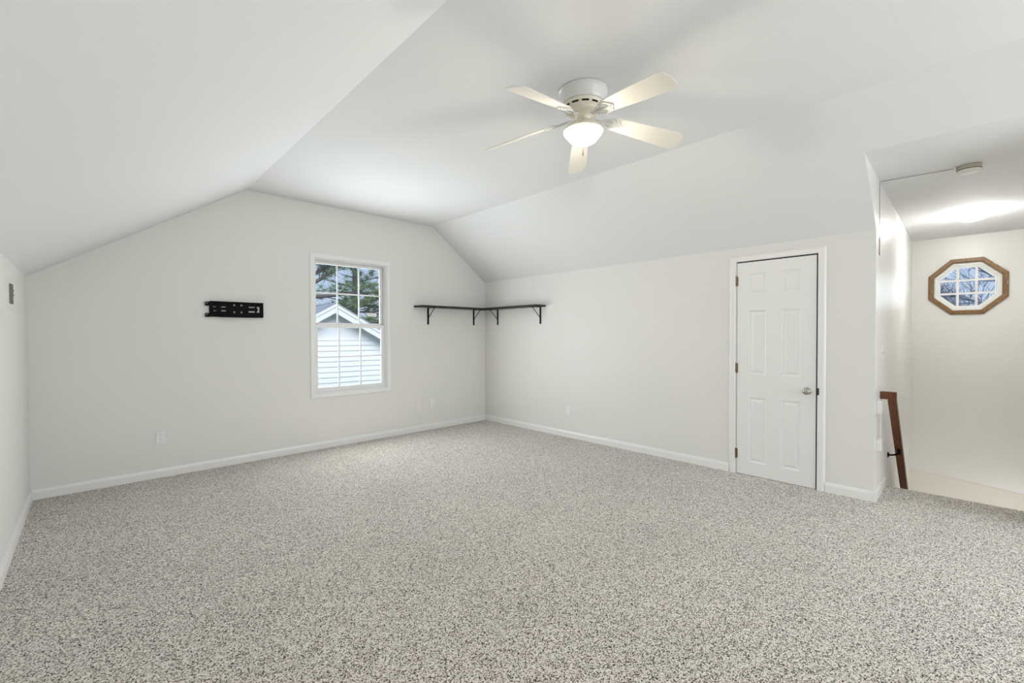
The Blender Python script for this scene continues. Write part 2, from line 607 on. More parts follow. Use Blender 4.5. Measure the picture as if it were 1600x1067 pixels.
obj('gap_shade', bm, M['dark'], door, label='dark strip standing in for the gap shade along the top and latch side')  # black strip paints the shade in the gap around the slab
# slab with six sunk panels
SY0, SY1, SZ0, SZ1 = 0.921, 1.5665, 0.004, 2.031
SX = XR - 0.001
bm = NB()
pan = []
for zz in ((1.722, 1.922), (0.967, 1.572), (0.130, 0.748)):
    for yy in ((1.312, 1.459), (1.036, 1.186)):
        pan.append((yy[0], yy[1], zz[0], zz[1]))
ys = sorted({SY0, SY1, *[p[0] for p in pan], *[p[1] for p in pan]})
zs = sorted({SZ0, SZ1, *[p[2] for p in pan], *[p[3] for p in pan]})
gv = {(i, j): bm.verts.new((SX, y, z)) for i, y in enumerate(ys) for j, z in enumerate(zs)}
for i in range(len(ys) - 1):
    for j in range(len(zs) - 1):
        f = bm.faces.new((gv[i, j], gv[i + 1, j], gv[i + 1, j + 1], gv[i, j + 1]))
        if any(abs(ys[i] - p[0]) < 1e-6 and abs(zs[j] - p[2]) < 1e-6 for p in pan):
            bm.faces.remove(f)
for y0, y1, z0, z1 in pan:
    rings = []
    for ins, dx in ((0, 0), (0.006, 0.004), (0.014, 0.0075), (0.022, 0.0075), (0.038, 0.0025), (0.042, 0.002)):
        rings.append([bm.verts.new((SX + dx, y, z)) for y, z in ((y0 + ins, z0 + ins), (y1 - ins, z0 + ins), (y1 - ins, z1 - ins), (y0 + ins, z1 - ins))])
    for a, b in zip(rings, rings[1:]):
        for k in range(4):
            bm.faces.new((a[k], a[(k + 1) % 4], b[(k + 1) % 4], b[k]))
    bm.faces.new(rings[-1])
bmesh.ops.remove_doubles(bm, verts=bm.verts, dist=1e-5)
# back and edges
bx = [(SX, SY0, SZ0), (SX, SY1, SZ0), (SX, SY1, SZ1), (SX, SY0, SZ1)]
fr_ = [bm.verts.new(p) for p in bx]
bk_ = [bm.verts.new((SX + 0.035, p[1], p[2])) for p in bx]
for k in range(4):
    bm.faces.new((fr_[k], fr_[(k + 1) % 4], bk_[(k + 1) % 4], bk_[k]))
bm.faces.new(bk_)
obj('slab', bm, M['doorpaint'], door)
for zc in (1.858, 1.022, 0.195):
    bm = NB()
    tube(bm, [(SX - 0.006, SY1 + 0.003, zc - 0.045), (SX - 0.006, SY1 + 0.003, zc + 0.045)], 0.0062, 12)
    lathe(bm, [(0, -0.004), (0.005, -0.002), (0.0066, 0), (0.0066, 0.004), (0, 0.004)], (SX - 0.006, SY1 + 0.003, zc + 0.045), 12)
    box(bm, SX - 0.004, SX - 0.0005, SY1 - 0.010, SY1 + 0.001, zc - 0.044, zc + 0.044)
    box(bm, SX - 0.004, SX - 0.0005, SY1 + 0.004, SY1 + 0.012, zc - 0.044, zc + 0.044)
    obj('hinge', bm, M['bronze'], door, smooth=True, label='aged brass hinge with its knuckle showing')
kn = obj('knob', lathe(NB(), [(0, 0.062), (0.012, 0.0615), (0.022, 0.058), (0.0275, 0.050), (0.0275, 0.044), (0.022, 0.036), (0.013, 0.030), (0.011, 0.022), (0.011, 0.008)], (SX, 0.984, 0.849), 32, 'x'), M['nickel'], door, smooth=True, label='round satin nickel knob')
obj('rosette', lathe(NB(), [(0.011, 0.012), (0.022, 0.010), (0.030, 0.005), (0.0325, 0.0), (0, 0)], (SX, 0.984, 0.849), 32, 'x'), M['nickel'], kn, smooth=True)
bm = plate(rrect(-0.004, 0.010, -0.03, 0.03, 0.004), [], 0.0015, (XR - 0.0175, DY0 - 0.003, 0.853), (0, -1, 0), (0, 0, 1))
obj('strike_plate', bm, M['slotdark'], door, label='small dark latch strike plate on the jamb edge')

# ---------------------------------------------------------------- double-hung window
win = thing('window_1', ((WX0 + WX1) / 2, YB, WZ0), 'white double-hung grid window in the gable wall', 'window', kind='structure')
WP = [(0, 0), (0.012, 0), (0.016, 0.006), (0.016, 0.046), (0.010, 0.056), (0, 0.057)]
bm = NB()
cs = [(WX0, YB, WZ0), (WX1, YB, WZ0), (WX1, YB, WZ1), (WX0, YB, WZ1), (WX0, YB, WZ0)]
casing_run(bm, WP, cs, (0, -1, 0), [(-1, 0, -1), (1, 0, -1), (1, 0, 1), (-1, 0, 1), (-1, 0, -1)])
obj('casing', bm, M['trim'], win)
bm = plate(rect(WX0, WX1, WZ0, WZ1), [rect(WX0 + 0.012, WX1 - 0.012, WZ0 + 0.012, WZ1 - 0.012)], 0.13, (0, YB + 0.1345, 0), (1, 0, 0), (0, 0, 1))
obj('frame', bm, M['vinyl'], win)


def sash(name, x0, x1, z0, z1, st, tr, br, y, th, mx, mz):
    """stile, top rail, bottom rail widths; muntin positions mx (x) and mz (z)"""
    gx0, gx1, gz0, gz1 = x0 + st, x1 - st, z0 + br, z1 - tr
    bm = plate(rect(x0, x1, z0, z1), [rect(gx0, gx1, gz0, gz1)], th - 0.004, (0, y + th - 0.002, 0), (1, 0, 0), (0, 0, 1), bevel=0.002)
    s = obj(name, bm, M['vinyl'], win)
    obj('glass', box(NB(), gx0 - 0.004, gx1 + 0.004, y + th * 0.45, y + th * 0.45 + 0.004, gz0 - 0.004, gz1 + 0.004), M['glass'], s)
    bm = NB()
    for x in mx:
        box(bm, x - 0.008, x + 0.008, y + th * 0.45 - 0.006, y + th * 0.45 + 0.010, gz0, gz1)
    for z in mz:
        box(bm, gx0, gx1, y + th * 0.45 - 0.0058, y + th * 0.45 + 0.0098, z - 0.008, z + 0.008)
    obj('muntin_grid', bm, M['vinyl'], s)
    return s


us = sash('upper_sash', WX0 + 0.014, WX1 - 0.014, 1.468, WZ1 - 0.014, 0.030, 0.030, 0.034, YB + 0.088, 0.032, (2.213, 2.490), (1.868,))
obj('sticker', plate(rrect(2.600, 2.732, 1.597, 1.640, 0.01), [], 0.001, (0, YB + 0.0985, 0), (1, 0, 0), (0, 0, 1)), M['label'], us, label='small white sticker on the glass')
ls = sash('lower_sash', WX0 + 0.014, WX1 - 0.014, 0.676, 1.484, 0.034, 0.040, 0.044, YB + 0.050, 0.034, (2.213, 2.490), (1.086,))
bm = box(NB(), 2.33, 2.39, YB + 0.036, YB + 0.049, 0.690, 0.700, 0.003)
obj('lift_tab', bm, M['vinyl'], ls)
for x in (1.925, 2.775):
    obj('tilt_latch', box(NB(), x, x + 0.030, YB + 0.052, YB + 0.076, 1.4845, 1.491, 0.002), M['slotdark'], ls, label='small dark tilt latch on top of the lower sash')

# ---------------------------------------------------------------- octagon window
ow = thing('window_2', (XS, OC_Y, OC_Z), 'octagonal window with honey oak trim over the stairs', 'window', kind='structure')


def octo_ring(bm, prof, nrm=-1):
    """prof: (apothem, x offset towards the room)"""
    loops = [[bm.verts.new((XS - d, y, z)) for y, z in octo(a, OC_Y, OC_Z)] for a, d in prof]
    for a, b in zip(loops, loops[1:] + loops[:1]):
        for k in range(8):
            bm.faces.new((a[k], a[(k + 1) % 8], b[(k + 1) % 8], b[k]))
    return bm


obj('oak_trim', octo_ring(NB(), [(0.333, 0.0), (0.333, 0.020), (0.325, 0.026), (0.296, 0.026), (0.288, 0.020), (0.284, 0.006), (0.284, -0.03), (0.30, -0.03), (0.30, 0.0)]), M['oak'], ow, label='honey oak octagonal trim with a few pale chips')
obj('frame', octo_ring(NB(), [(0.2835, -0.012), (0.276, -0.010), (0.272, -0.018), (0.260, -0.018), (0.256, -0.028), (0.244, -0.028), (0.240, -0.040), (0.230, -0.044), (0.230, -0.075), (0.2835, -0.075)]), M['vinyl'], ow)
bm = plate(octo(0.231, OC_Y, OC_Z), [], 0.004, (XS + 0.056, 0, 0), (0, 1, 0), (0, 0, 1))
obj('glass', bm, M['glass'], ow)
bm = NB()
for s in (-0.079, 0.079):
    box(bm, XS + 0.046, XS + 0.064, OC_Y + s - 0.0115, OC_Y + s + 0.0115, OC_Z - 0.231, OC_Z + 0.231)
    box(bm, XS + 0.0465, XS + 0.0635, OC_Y - 0.231, OC_Y + 0.231, OC_Z + s - 0.0115, OC_Z + s + 0.0115)
obj('muntin_grid', bm, M['vinyl'], ow)
bm = NB()
for y, z, a, w, h in ((-0.19, 2.155, -45, 0.05, 0.006), (-0.16, 2.112, -45, 0.022, 0.004), (-0.288, 1.93, 90, 0.05, 0.004)):
    c, s = math.cos(R_(a)), math.sin(R_(a))
    pts = [(-w / 2, 0), (-w / 5, h / 2), (w / 4, h / 3), (w / 2, 0), (w / 5, -h / 2), (-w / 4, -h / 3)]
    prism(bm, [(XS - 0.0262, y + (p * c - q * s) * 1.0, z - (p * s + q * c)) for p, q in pts], (-0.0004, 0, 0))
obj('chip', bm, M['label'], ow, label='pale chips in the oak finish')

# ---------------------------------------------------------------- ceiling fan
FX, FY = 2.289, 1.726
fan = thing('ceiling_fan', (FX, FY, ZH), 'white five-blade ceiling fan with lit glass bowl', 'ceiling fan')
FC = (FX, FY, 0)
obj('canopy', lathe(NB(), [(0, 2.899), (0.150, 2.899), (0.1555, 2.895), (0.1555, 2.886), (0.150, 2.881), (0.1505, 2.868), (0.146, 2.862), (0.143, 2.832), (0.134, 2.816), (0.118, 2.812), (0, 2.812)], FC, 64), M['fanwhite'], fan, smooth=True)
mh = obj('motor_housing', lathe(NB(), [(0, 2.814), (0.128, 2.814), (0.131, 2.806), (0.126, 2.796), (0.112, 2.778), (0.100, 2.772), (0.098, 2.768), (0.101, 2.764), (0.092, 2.757), (0.075, 2.754), (0, 2.754)], FC, 64), M['fancream'], fan, smooth=True, label='cream motor housing with dark vent slots')
for k in range(12):
    bm = NB()
    a0 = R_(30 * k + 4)
    pts_o, pts_i = [], []
    for q in range(7):
        a = a0 + R_(20) * q / 6
        for r, z, lst in ((0.1252, 2.7925, pts_o), (0.1192, 2.7840, pts_i)):
            lst.append(Vector((FX + r * math.cos(a), FY + r * math.sin(a), z)))
    off = Vector((0, 0, -0.0012))
    lo = [bm.verts.new(p + off + (p - Vector((FX, FY, p.z))).normalized() * 0.001) for p in pts_o]
    li = [bm.verts.new(p + off + (p - Vector((FX, FY, p.z))).normalized() * 0.001) for p in pts_i]
    for q in range(6):
        bm.faces.new((lo[q], lo[q + 1], li[q + 1], li[q]))
    bmesh.ops.solidify(bm, geom=list(bm.faces), thickness=0.001)
    obj('vent_slot', bm, M['fanslot'], mh)
obj('switch_housing', lathe(NB(), [(0, 2.756), (0.062, 2.756), (0.064, 2.748), (0.054, 2.742), (0.045, 2.736), (0.041, 2.722), (0.044, 2.714), (0.052, 2.708), (0.052, 2.702), (0, 2.702)], FC, 48), M['fancream'], fan, smooth=True, label='cream switch housing below the motor')
lk = obj('light_kit_pan', lathe(NB(), [(0.050, 2.706), (0.062, 2.704), (0.085, 2.692), (0.108, 2.674), (0.122, 2.658), (0.1265, 2.648), (0.1265, 2.644), (0.122, 2.642), (0.116, 2.648), (0.10, 2.665), (0.06, 2.69), (0.05, 2.70)], FC, 64), M['fancream'], fan, smooth=True, label='cream flared pan that holds the glass bowl')
obj('glass_bowl', lathe(NB(), [(0.112, 2.650), (0.118, 2.643), (0.119, 2.636), (0.114, 2.627), (0.103, 2.617), (0.098, 2.612), (0.094, 2.604), (0.083, 2.590), (0.063, 2.577), (0.038, 2.568), (0.015, 2.5645), (0, 2.564)], FC, 64), M['bulb_glass'], lk, smooth=True, label='lit frosted glass bowl')
PITCHES = [R_(16.3), R_(16.3), R_(15.5), R_(23.5), R_(16.3)]
TH0, PH, DROOP, BR, ZB = R_(-102.9), R_(16.3), 0.157, 0.686, 2.748


def blade_pt(a, r, s, dz=0.0):
    PH = PITCHES[int(round((a - TH0) / R_(72))) % 5]
    d = Vector((math.cos(a), math.sin(a), 0))
    nn = Vector((-math.sin(a), math.cos(a), 0))
    return Vector((FX, FY, ZB)) + d * r + nn * (s * math.cos(PH)) + Vector((0, 0, -s * math.sin(PH) - DROOP * r + dz))


def blade_outline():
    o = []
    r0, wi, wo = 0.185, 0.052, 0.0735
    for k in range(7):                       # inner end, rounded
        t = R_(90 + 180 * k / 6)
        o.append((r0 + 0.03 + 0.03 * math.cos(t), wi * math.sin(t)))
    o.append((0.40, -0.064))
    rc = 0.040
    for k in range(6):
        t = R_(-90 + 90 * k / 5)
        o.append((BR - rc + rc * math.cos(t) * 1.0, -wo + rc + rc * math.sin(t)))
    o.append((BR + 0.008, 0))
    for k in range(6):
        t = R_(90 * k / 5)
        o.append((BR - rc + rc * math.cos(t), wo - rc + rc * math.sin(t)))
    o.append((0.40, 0.064))
    return o


def arm_outline():
    half = [(0.078, 0.013), (0.105, 0.010), (0.135, 0.010), (0.158, 0.015), (0.170, 0.026), (0.184, 0.043), (0.198, 0.050), (0.212, 0.043), (0.224, 0.046), (0.238, 0.036), (0.246, 0.022), (0.262, 0.010), (0.268, 0.0)]
    return half + [(r, -w) for r, w in half[::-1][1:]]


def swept(outline, a, dz0, dz1, bend=None):
    bm = NB()
    lo = [bm.verts.new(blade_pt(a, r, s, dz0)) for r, s in outline]
    hi = [bm.verts.new(blade_pt(a, r, s, dz1)) for r, s in outline]
    bm.faces.new(lo[::-1])
    bm.faces.new(hi)
    k = len(outline)
    for i in range(k):
        j = (i + 1) % k
        bm.faces.new((lo[i], lo[j], hi[j], hi[i]))
    return bm


for k in range(5):
    a = TH0 + R_(72) * k
    b = obj('blade', swept(blade_outline(), a, 0.0, 0.006), M['bladewhite'], fan)
    bm = swept(arm_outline(), a, -0.006, 0.0)
    # raised scroll ribs on the underside of the iron
    for sg in (-1, 1):
        pts = []
        for q in range(13):
            t = q / 12
            pts.append(blade_pt(a, 0.10 + 0.135 * t, sg * (0.004 + 0.034 * math.sin(t * math.pi * 0.85) ** 2), -0.008))
        tube(bm, pts, 0.004, 6)
    tube(bm, [blade_pt(a, 0.10, 0, -0.008), blade_pt(a, 0.17, 0, -0.010), blade_pt(a, 0.255, 0, -0.008)], [0.005, 0.006, 0.003], 6)
    for r, s in ((0.205, 0.030), (0.205, -0.030), (0.245, 0)):
        p = blade_pt(a, r, s, -0.0085)
        lathe(bm, [(0, -0.003), (0.005, -0.002), (0.006, 0.0), (0.006, 0.003)], p, 10)
    obj('blade_iron', bm, M['fanwhite'], b, label='scrolled white blade iron')
pl_d = bpy.data.lights.new('fan_bulb', 'POINT')
pl_d.energy = 18.9
pl_d.color = (1.0, 0.88, 0.70)
pl_d.shadow_soft_size = 0.035
pl = bpy.data.objects.new('fan_bulb', pl_d)
COL.objects.link(pl)
pl.parent = fan
pl.location = (0, 0, 2.595 - ZH)
bm = NB()
cdir = Vector((FX, FY, 0)).normalized() * -1
ctop = Vector((FX, FY, 2.726)) + cdir * 0.044
c1 = Vector((FX, FY, 2.700)) + cdir * 0.10
c2 = Vector((FX, FY, 2.660)) + cdir * 0.1325
tube(bm, [ctop, Vector((FX, FY, 2.712)) + cdir * 0.065, c1, c2, c2 - Vector((0, 0, 0.19))], 0.0016, 6)
obj('pull_chain', bm, M['chrome'], fan, label='thin metal pull chain with a small fob')
obj('pull_fob', lathe(NB(), [(0, 0.0), (0.003, -0.002), (0.004, -0.010), (0.0055, -0.024), (0.003, -0.030), (0, -0.031)], c2 - Vector((0, 0, 0.19)), 12), M['chrome'], fan, smooth=True)

# ---------------------------------------------------------------- stair ceiling light
LX, LY = 6.36, 0.0


def zc_st(x):
    return ZHD + (ZS - ZHD) * (x - XH) / (XS - XH)


zl = zc_st(LX)
lt = thing('flush_ceiling_light', (LX, LY, zl), 'round lit flush-mount glass light on the stairwell ceiling', 'ceiling light')
obj('base_ring', lathe(NB(), [(0, 0.004), (0.094, 0.004), (0.097, -0.004), (0.093, -0.010), (0.090, -0.022), (0.086, -0.027), (0, -0.027)], (LX, LY, zl), 48), M['fanwhite'], lt, smooth=True)
obj('glass_shade', lathe(NB(), [(0.070, -0.026), (0.088, -0.030), (0.099, -0.037), (0.101, -0.046), (0.094, -0.058), (0.078, -0.069), (0.05, -0.077), (0.02, -0.080), (0, -0.0805)], (LX, LY, zl), 48), M['stair_glass'], lt, smooth=True, label='lit frosted mushroom glass shade')

# ---------------------------------------------------------------- smoke detector and its wire
DX, DY = 4.705, 0.018
zd = zc_st(DX)
sd = thing('smoke_detector', (DX, DY, zd), 'round ivory smoke detector with two dark rings on the stairwell ceiling', 'smoke detector')
obj('mount_ring', lathe(NB(), [(0, 0.002), (0.070, 0.002), (0.072, -0.003), (0.069, -0.006), (0, -0.006)], (DX, DY, zd), 48), M['detector_cap'], sd, smooth=True)
obj('body', lathe(NB(), [(0.064, -0.005), (0.067, -0.009), (0.067, -0.036), (0.064, -0.039)], (DX, DY, zd), 48), M['detector'], sd, smooth=True)
obj('vent_ring', lathe(lathe(NB(), [(0.060, -0.0055), (0.0665, -0.0055), (0.0665, -0.009), (0.060, -0.009)], (DX, DY, zd), 48), [(0.055, -0.038), (0.0672, -0.0365), (0.0672, -0.041), (0.055, -0.042)], (DX, DY, zd), 48), M['slotdark'], sd, smooth=True, label='dark vent gaps around the detector')
obj('cap', lathe(NB(), [(0.058, -0.040), (0.066, -0.0415), (0.064, -0.050), (0.054, -0.055), (0.030, -0.056), (0.028, -0.058), (0, -0.058)], (DX, DY, zd), 48), M['detector_cap'], sd, smooth=True)
bm = NB()
box(bm, DX - 0.020, DX - 0.004, DY + 0.066, DY + 0.084, zd - 0.030, zd - 0.002, 0.003)
obj('wire_clip', bm, M['plastic'], sd)
WXC = 4.672
bm = NB()
zw = zc_st(WXC)
tube(bm, [(DX - 0.012, DY + 0.084, zd - 0.012), (WXC + 0.01, YS - 0.02, zw - 0.006), (WXC, YS - 0.004, zw - 0.008), (WXC, YS - 0.004, 2.14), (WXC, YS - 0.006, 2.12)], 0.0026, 6)
tube(bm, [(WXC, YS - 0.006, 2.13), (WXC, YS - 0.006, 2.07), (WXC - 0.006, YS - 0.006, 2.03), (WXC - 0.004, YS - 0.006, 1.99)], [0.004, 0.0025, 0.0025, 0.004], 6)
tag(obj('alarm_wire', bm, M['wire'], origin=(WXC, YS, 2.0)), 'thin grey wire from smoke detector across ceiling and down wall', 'wire')

# ---------------------------------------------------------------- TV wall mount
mt = thing('tv_wall_mount', (1.10, YB, 1.62), 'black steel television wall mount plate with slots on gable wall', 'wall mount')
MX0, MX1, MZ0, MZ1 = 0.866, 1.352, 1.543, 1.702


def mh_(u, v):   # fractions across the plate (left to right, bottom to top)
    return (MX0 + (MX1 - MX0) * u, MZ0 + (MZ1 - MZ0) * v)


def slot(u0, u1, v, h):
    x0, z = mh_(u0, v)
    x1, _ = mh_(u1, v)
    return rrect(x0, x1, z - h / 2, z + h / 2, h / 2 - 0.0005, 4)


holes = [slot(0.055, 0.115, 0.645, 0.009), slot(0.065, 0.120, 0.40, 0.009), slot(0.205, 0.295, 0.655, 0.010), slot(0.205, 0.300, 0.405, 0.012),
         slot(0.715, 0.840, 0.69, 0.011), slot(0.712, 0.842, 0.385, 0.016)]
for u, v in ((0.445, 0.79), (0.58, 0.79), (0.447, 0.33), (0.582, 0.33)):
    holes.append(circ(*mh_(u, v), 0.0105))
a, b = mh_(0.875, 0.34)
c_, d = mh_(0.94, 0.735)
holes.append([(a, b), (c_ - 0.006, b), (c_, b + 0.006), (c_, d - 0.006), (c_ - 0.006, d), (a, d), (a, d - 0.014), (a + 0.008, d - 0.020), (a + 0.010, b + 0.020), (a, b + 0.013)])
fp = obj('face_plate', plate(rect(MX0, MX1, MZ0, MZ1), holes, 0.003, (0, YB - 0.018, 0), (1, 0, 0), (0, 0, 1)), M['blackmetal'], mt)
bm = NB()
box(bm, MX0, MX1, YB - 0.045, YB - 0.0215, MZ1 - 0.004, MZ1)          # folded lips
box(bm, MX0 + 0.085, MX1 - 0.06, YB - 0.045, YB - 0.0215, MZ0 - 0.002, MZ0 + 0.002)
box(bm, MX1 - 0.003, MX1, YB - 0.030, YB - 0.0215, MZ0 + 0.01, MZ1 - 0.004)
obj('folded_lip', bm, M['blackmetal'], mt)
for x in (MX0, MX1 - 0.03):
    obj('spacer', box(NB(), x, x + 0.03, YB - 0.018, YB, MZ0 + 0.01, MZ1 - 0.01), M['blackmetal'], mt)
for zc in (1.674, 1.560):
    bm = plate(rrect(0.828, 0.872, zc - 0.020, zc + 0.020, 0.006), [circ(0.843, zc + 0.005, 0.007)], 0.004, (0, YB - 0.022, 0), (1, 0, 0), (0, 0, 1))
    lathe(bm, [(0.0115, 0), (0.0115, 0.016), (0.0075, 0.016), (0.0075, 0)], (0.843, YB - 0.022, zc + 0.005), 20, 'y')
    obj('hinge_tab', bm, M['blackmetal'], mt, label='black rounded pivot tab with a round hole')

# ---------------------------------------------------------------- shelves
def make_shelf(name, loc, rotz, length, depth, brs, mat, label, group, cut):
    """local frame: x along the wall, -y into the room, z up; brs = bracket positions"""
    s = thing(name, loc, label, 'shelf', group, rotz=rotz)
    bm = NB()
    box(bm, 0, length, -depth, -0.001, 0.0, 0.023, 0.0015)
    obj('board', bm, mat, s, local=True)
    first = None
    for x in brs:
        if first is None:
            bm = NB()
            box(bm, -0.0135, 0.0135, -0.006, -0.0005, -0.235, -0.004, 0.001)
            box(bm, -0.0135, 0.0135, -depth * 0.9, -0.0005, -0.005, -0.0005, 0.001)
            for z in (-0.215, -0.12, -0.04):
                lathe(bm, [(0, 0.0095), (0.003, 0.009), (0.0045, 0.0065), (0.0045, 0.005)], (0, 0, z), 10, 'y')
            br = obj('bracket', bm, M['blackmetal'], s, local=True)
            sb = NB()
            tube(sb, [(0, -0.005, -0.150), (0, -depth * 0.80, -0.006)], 0.005, 8)
            st = obj('brace', sb, M['blackmetal'], br, local=True)
            first = br
        else:
            br = first.copy()
            COL.objects.link(br)
            br.parent = s
            st = first.children[0].copy()
            COL.objects.link(st)
            st.parent = br
        br.location = (x, 0, 0)
    return s


SHZ = 1.736
make_shelf('wall_shelf', (3.235, YB, SHZ), 0, XR - 3.235 - 0.002, 0.205, (3.462 - 3.235, 4.291 - 3.235), M['shelfwood'],
           'long dark wooden shelf on two black brackets, on the window wall', 'corner shelves', None)
make_shelf('wall_shelf', (XR, YB - 0.207, SHZ), -math.pi / 2, YB - 0.207 - 4.045, 0.205, (YB - 0.207 - 5.032, YB - 0.207 - 4.143), M['shelfwood'],
           'dark wooden shelf on two black brackets, on the wall left of the white door', 'corner shelves', None)

# ---------------------------------------------------------------- outlets and plates
def make_outlet(loc, rotz, label, kind='duplex'):
    o = thing('wall_outlet' if kind == 'duplex' else 'blank_wall_plate', loc, label, 'outlet' if kind == 'duplex' else 'wall plate', 'outlets low on the walls' if kind == 'duplex' else None, rotz=rotz)
    return o


def outlet_parts(o, pm):
    bm = plate(rrect(-0.0325, 0.0325, -0.054, 0.054, 0.003), [rrect(-0.0172, 0.0172, 0.006, 0.033, 0.008), rrect(-0.0172, 0.0172, -0.033, -0.006, 0.008)], 0.0035, (0, -0.002, 0), (1, 0, 0), (0, 0, 1), bevel=0.0016)
    lathe(bm, [(0, 0.0075), (0.002, 0.007), (0.003, 0.006), (0.003, 0.004)], (0, 0, 0), 10, 'y')
    obj('plate', bm, M['plastic'], o, local=True)
    for zc in (0.0195, -0.0195):
        hs = [rect(-0.0078, -0.0053, zc + 0.000, zc + 0.0085), rect(0.0053, 0.0078, zc + 0.0012, zc + 0.008), circ(0, zc - 0.0065, 0.0028, 8)]
        bm = plate(rrect(-0.0168, 0.0168, zc - 0.0131, zc + 0.0131, 0.0075), hs, 0.005, (0, -0.001, 0), (1, 0, 0), (0, 0, 1))
        rc = obj('receptacle', bm, M['plastic'], o, local=True)
        bm = NB()
        box(bm, -0.0095, 0.0095, -0.0012, -0.0003, zc - 0.0105, zc + 0.0105)
        obj('slot_back', bm, M['slotdark'], rc, local=True, label='dark slots')


OUT = [((0.464, YB, 0.379), 0, 'white duplex outlet low on the gable wall, left of the window'),
       ((3.515, YB, 0.376), 0, 'white duplex outlet near the room corner, right of a blank plate'),
       ((XR, 3.650, 0.351), -math.pi / 2, 'white duplex outlet on the wall between the corner and white door')]
proto = None
for loc, rz, lab in OUT:
    if proto is None:
        proto = make_outlet(loc, rz, lab)
        outlet_parts(proto, M['plastic'])
    else:
        c = copy_tree(proto)
        c.location = loc
        c.rotation_euler = (0, 0, rz)
        c['label'] = lab
bm = plate(rrect(-0.031, 0.031, -0.054, 0.054, 0.003), [], 0.0035, (0, -0.002, 0), (1, 0, 0), (0, 0, 1), bevel=0.0016)
o = thing('blank_wall_plate', (3.288, YB, 0.367), 'blank wall-coloured cover plate beside the outlet near the corner', 'wall plate')
obj('plate', bm, M['plate_paint'], o, local=True)
for z in (0.030, -0.030):
    obj('screw', lathe(NB(), [(0, 0.0078), (0.002, 0.0075), (0.003, 0.0065), (0.003, 0.004)], (0, 0, z), 10, 'y'), M['plastic'], o, local=True)

# ---------------------------------------------------------------- stair wall: dimmer, gate hardware, handrail
sw = thing('dimmer_switch', (4.85, YS, 1.193), 'white dimmer plate with round knob on the stairwell side wall', 'light switch')
obj('plate', plate(rrect(4.812, 4.882, 1.136, 1.250, 0.004), [], 0.0045, (0, YS - 0.0022, 0), (1, 0, 0), (0, 0, 1), bevel=0.002), M['plastic'], sw)
obj('knob', lathe(NB(), [(0.017, 0.006), (0.016, 0.020), (0.013, 0.024), (0, 0.024)], (4.847, YS, 1.193), 24, 'y'), M['detector_cap'], sw, smooth=True, label='round dimmer knob')

gm = thing('gate_mount', (4.62, YS, 0.40), 'white safety gate wall mount, two boxes joined by a thin rod', 'gate hardware')
for z0, z1 in ((0.700, 0.800), (0.395, 0.490)):
    obj('mount_box', box(NB(), 4.600, 4.672, YS - 0.036, YS - 0.0032, z0, z1, 0.004), M['plastic'], gm)
bm = NB()
tube(bm, [(4.705, YS - 0.018, 0.775), (4.705, YS - 0.018, 0.43)], 0.0035, 8)
tube(bm, [(4.66, YS - 0.016, 0.780), (4.705, YS - 0.018, 0.776), (4.77, YS - 0.018, 0.784)], 0.003, 6)
tube(bm, [(4.66, YS - 0.016, 0.452), (4.705, YS - 0.018, 0.436), (4.78, YS - 0.018, 0.424)], 0.003, 6)
obj('rod', bm, M['plastic'], gm, smooth=True)

hr = thing('stair_handrail', (4.9, YS, 0.80), 'reddish brown wooden handrail going down the stairwell wall', 'handrail')
RY0, RY1 = YS - 0.052, YS - 0.108          # wall side and room side of the rail
RS = -0.955                                # fall per metre along the stairs
bm = NB()


def railpoly(y):
    x0, z0 = 4.800, 0.862
    vth = 0.078
    x1 = 7.2
    return [(x0, y, z0), (x1, y, z0 + RS * (x1 - x0)), (x1, y, z0 + RS * (x1 - x0) - vth), (x0, y, z0 - vth + 0.01)]


prism(bm, railpoly(RY0), (0, RY1 - RY0, 0))
box(bm, 4.797, 4.850, RY1 - 0.0005, YS - 0.0035, 0.800, 0.8625)
bmesh.ops.bevel(bm, geom=list(bm.edges), offset=0.003, segments=2, affect='EDGES')
obj('rail', bm, M['rail'], hr)


def railz(x):
    return 0.862 + RS * (x - 4.800)


bx_ = 5.34
bm = NB()
zb = railz(bx_) - 0.078
lathe(bm, [(0.0, 0.0005), (0.026, 0.0005), (0.026, 0.006), (0.018, 0.012), (0.010, 0.016), (0.0, 0.016)], (bx_, YS, zb - 0.045), 20, 'y')
pts = []
for q in range(9):
    t = q / 8
    pts.append((bx_, YS - 0.012 - 0.070 * math.sin(t * math.pi / 2), zb - 0.045 + 0.040 * (1 - math.cos(t * math.pi / 2))))
tube(bm, pts, 0.0075, 10)
prism(bm, [(bx_ - 0.030, YS - 0.070, railz(bx_ - 0.03) - 0.079), (bx_ + 0.030, YS - 0.070, railz(bx_ + 0.03) - 0.079), (bx_ + 0.030, YS - 0.094, railz(bx_ + 0.03) - 0.079), (bx_ - 0.030, YS - 0.094, railz(bx_ - 0.03) - 0.079)], (0, 0, -0.006))
obj('rail_bracket', bm, M['blackmetal'], hr, smooth=True, label='black curved handrail bracket')

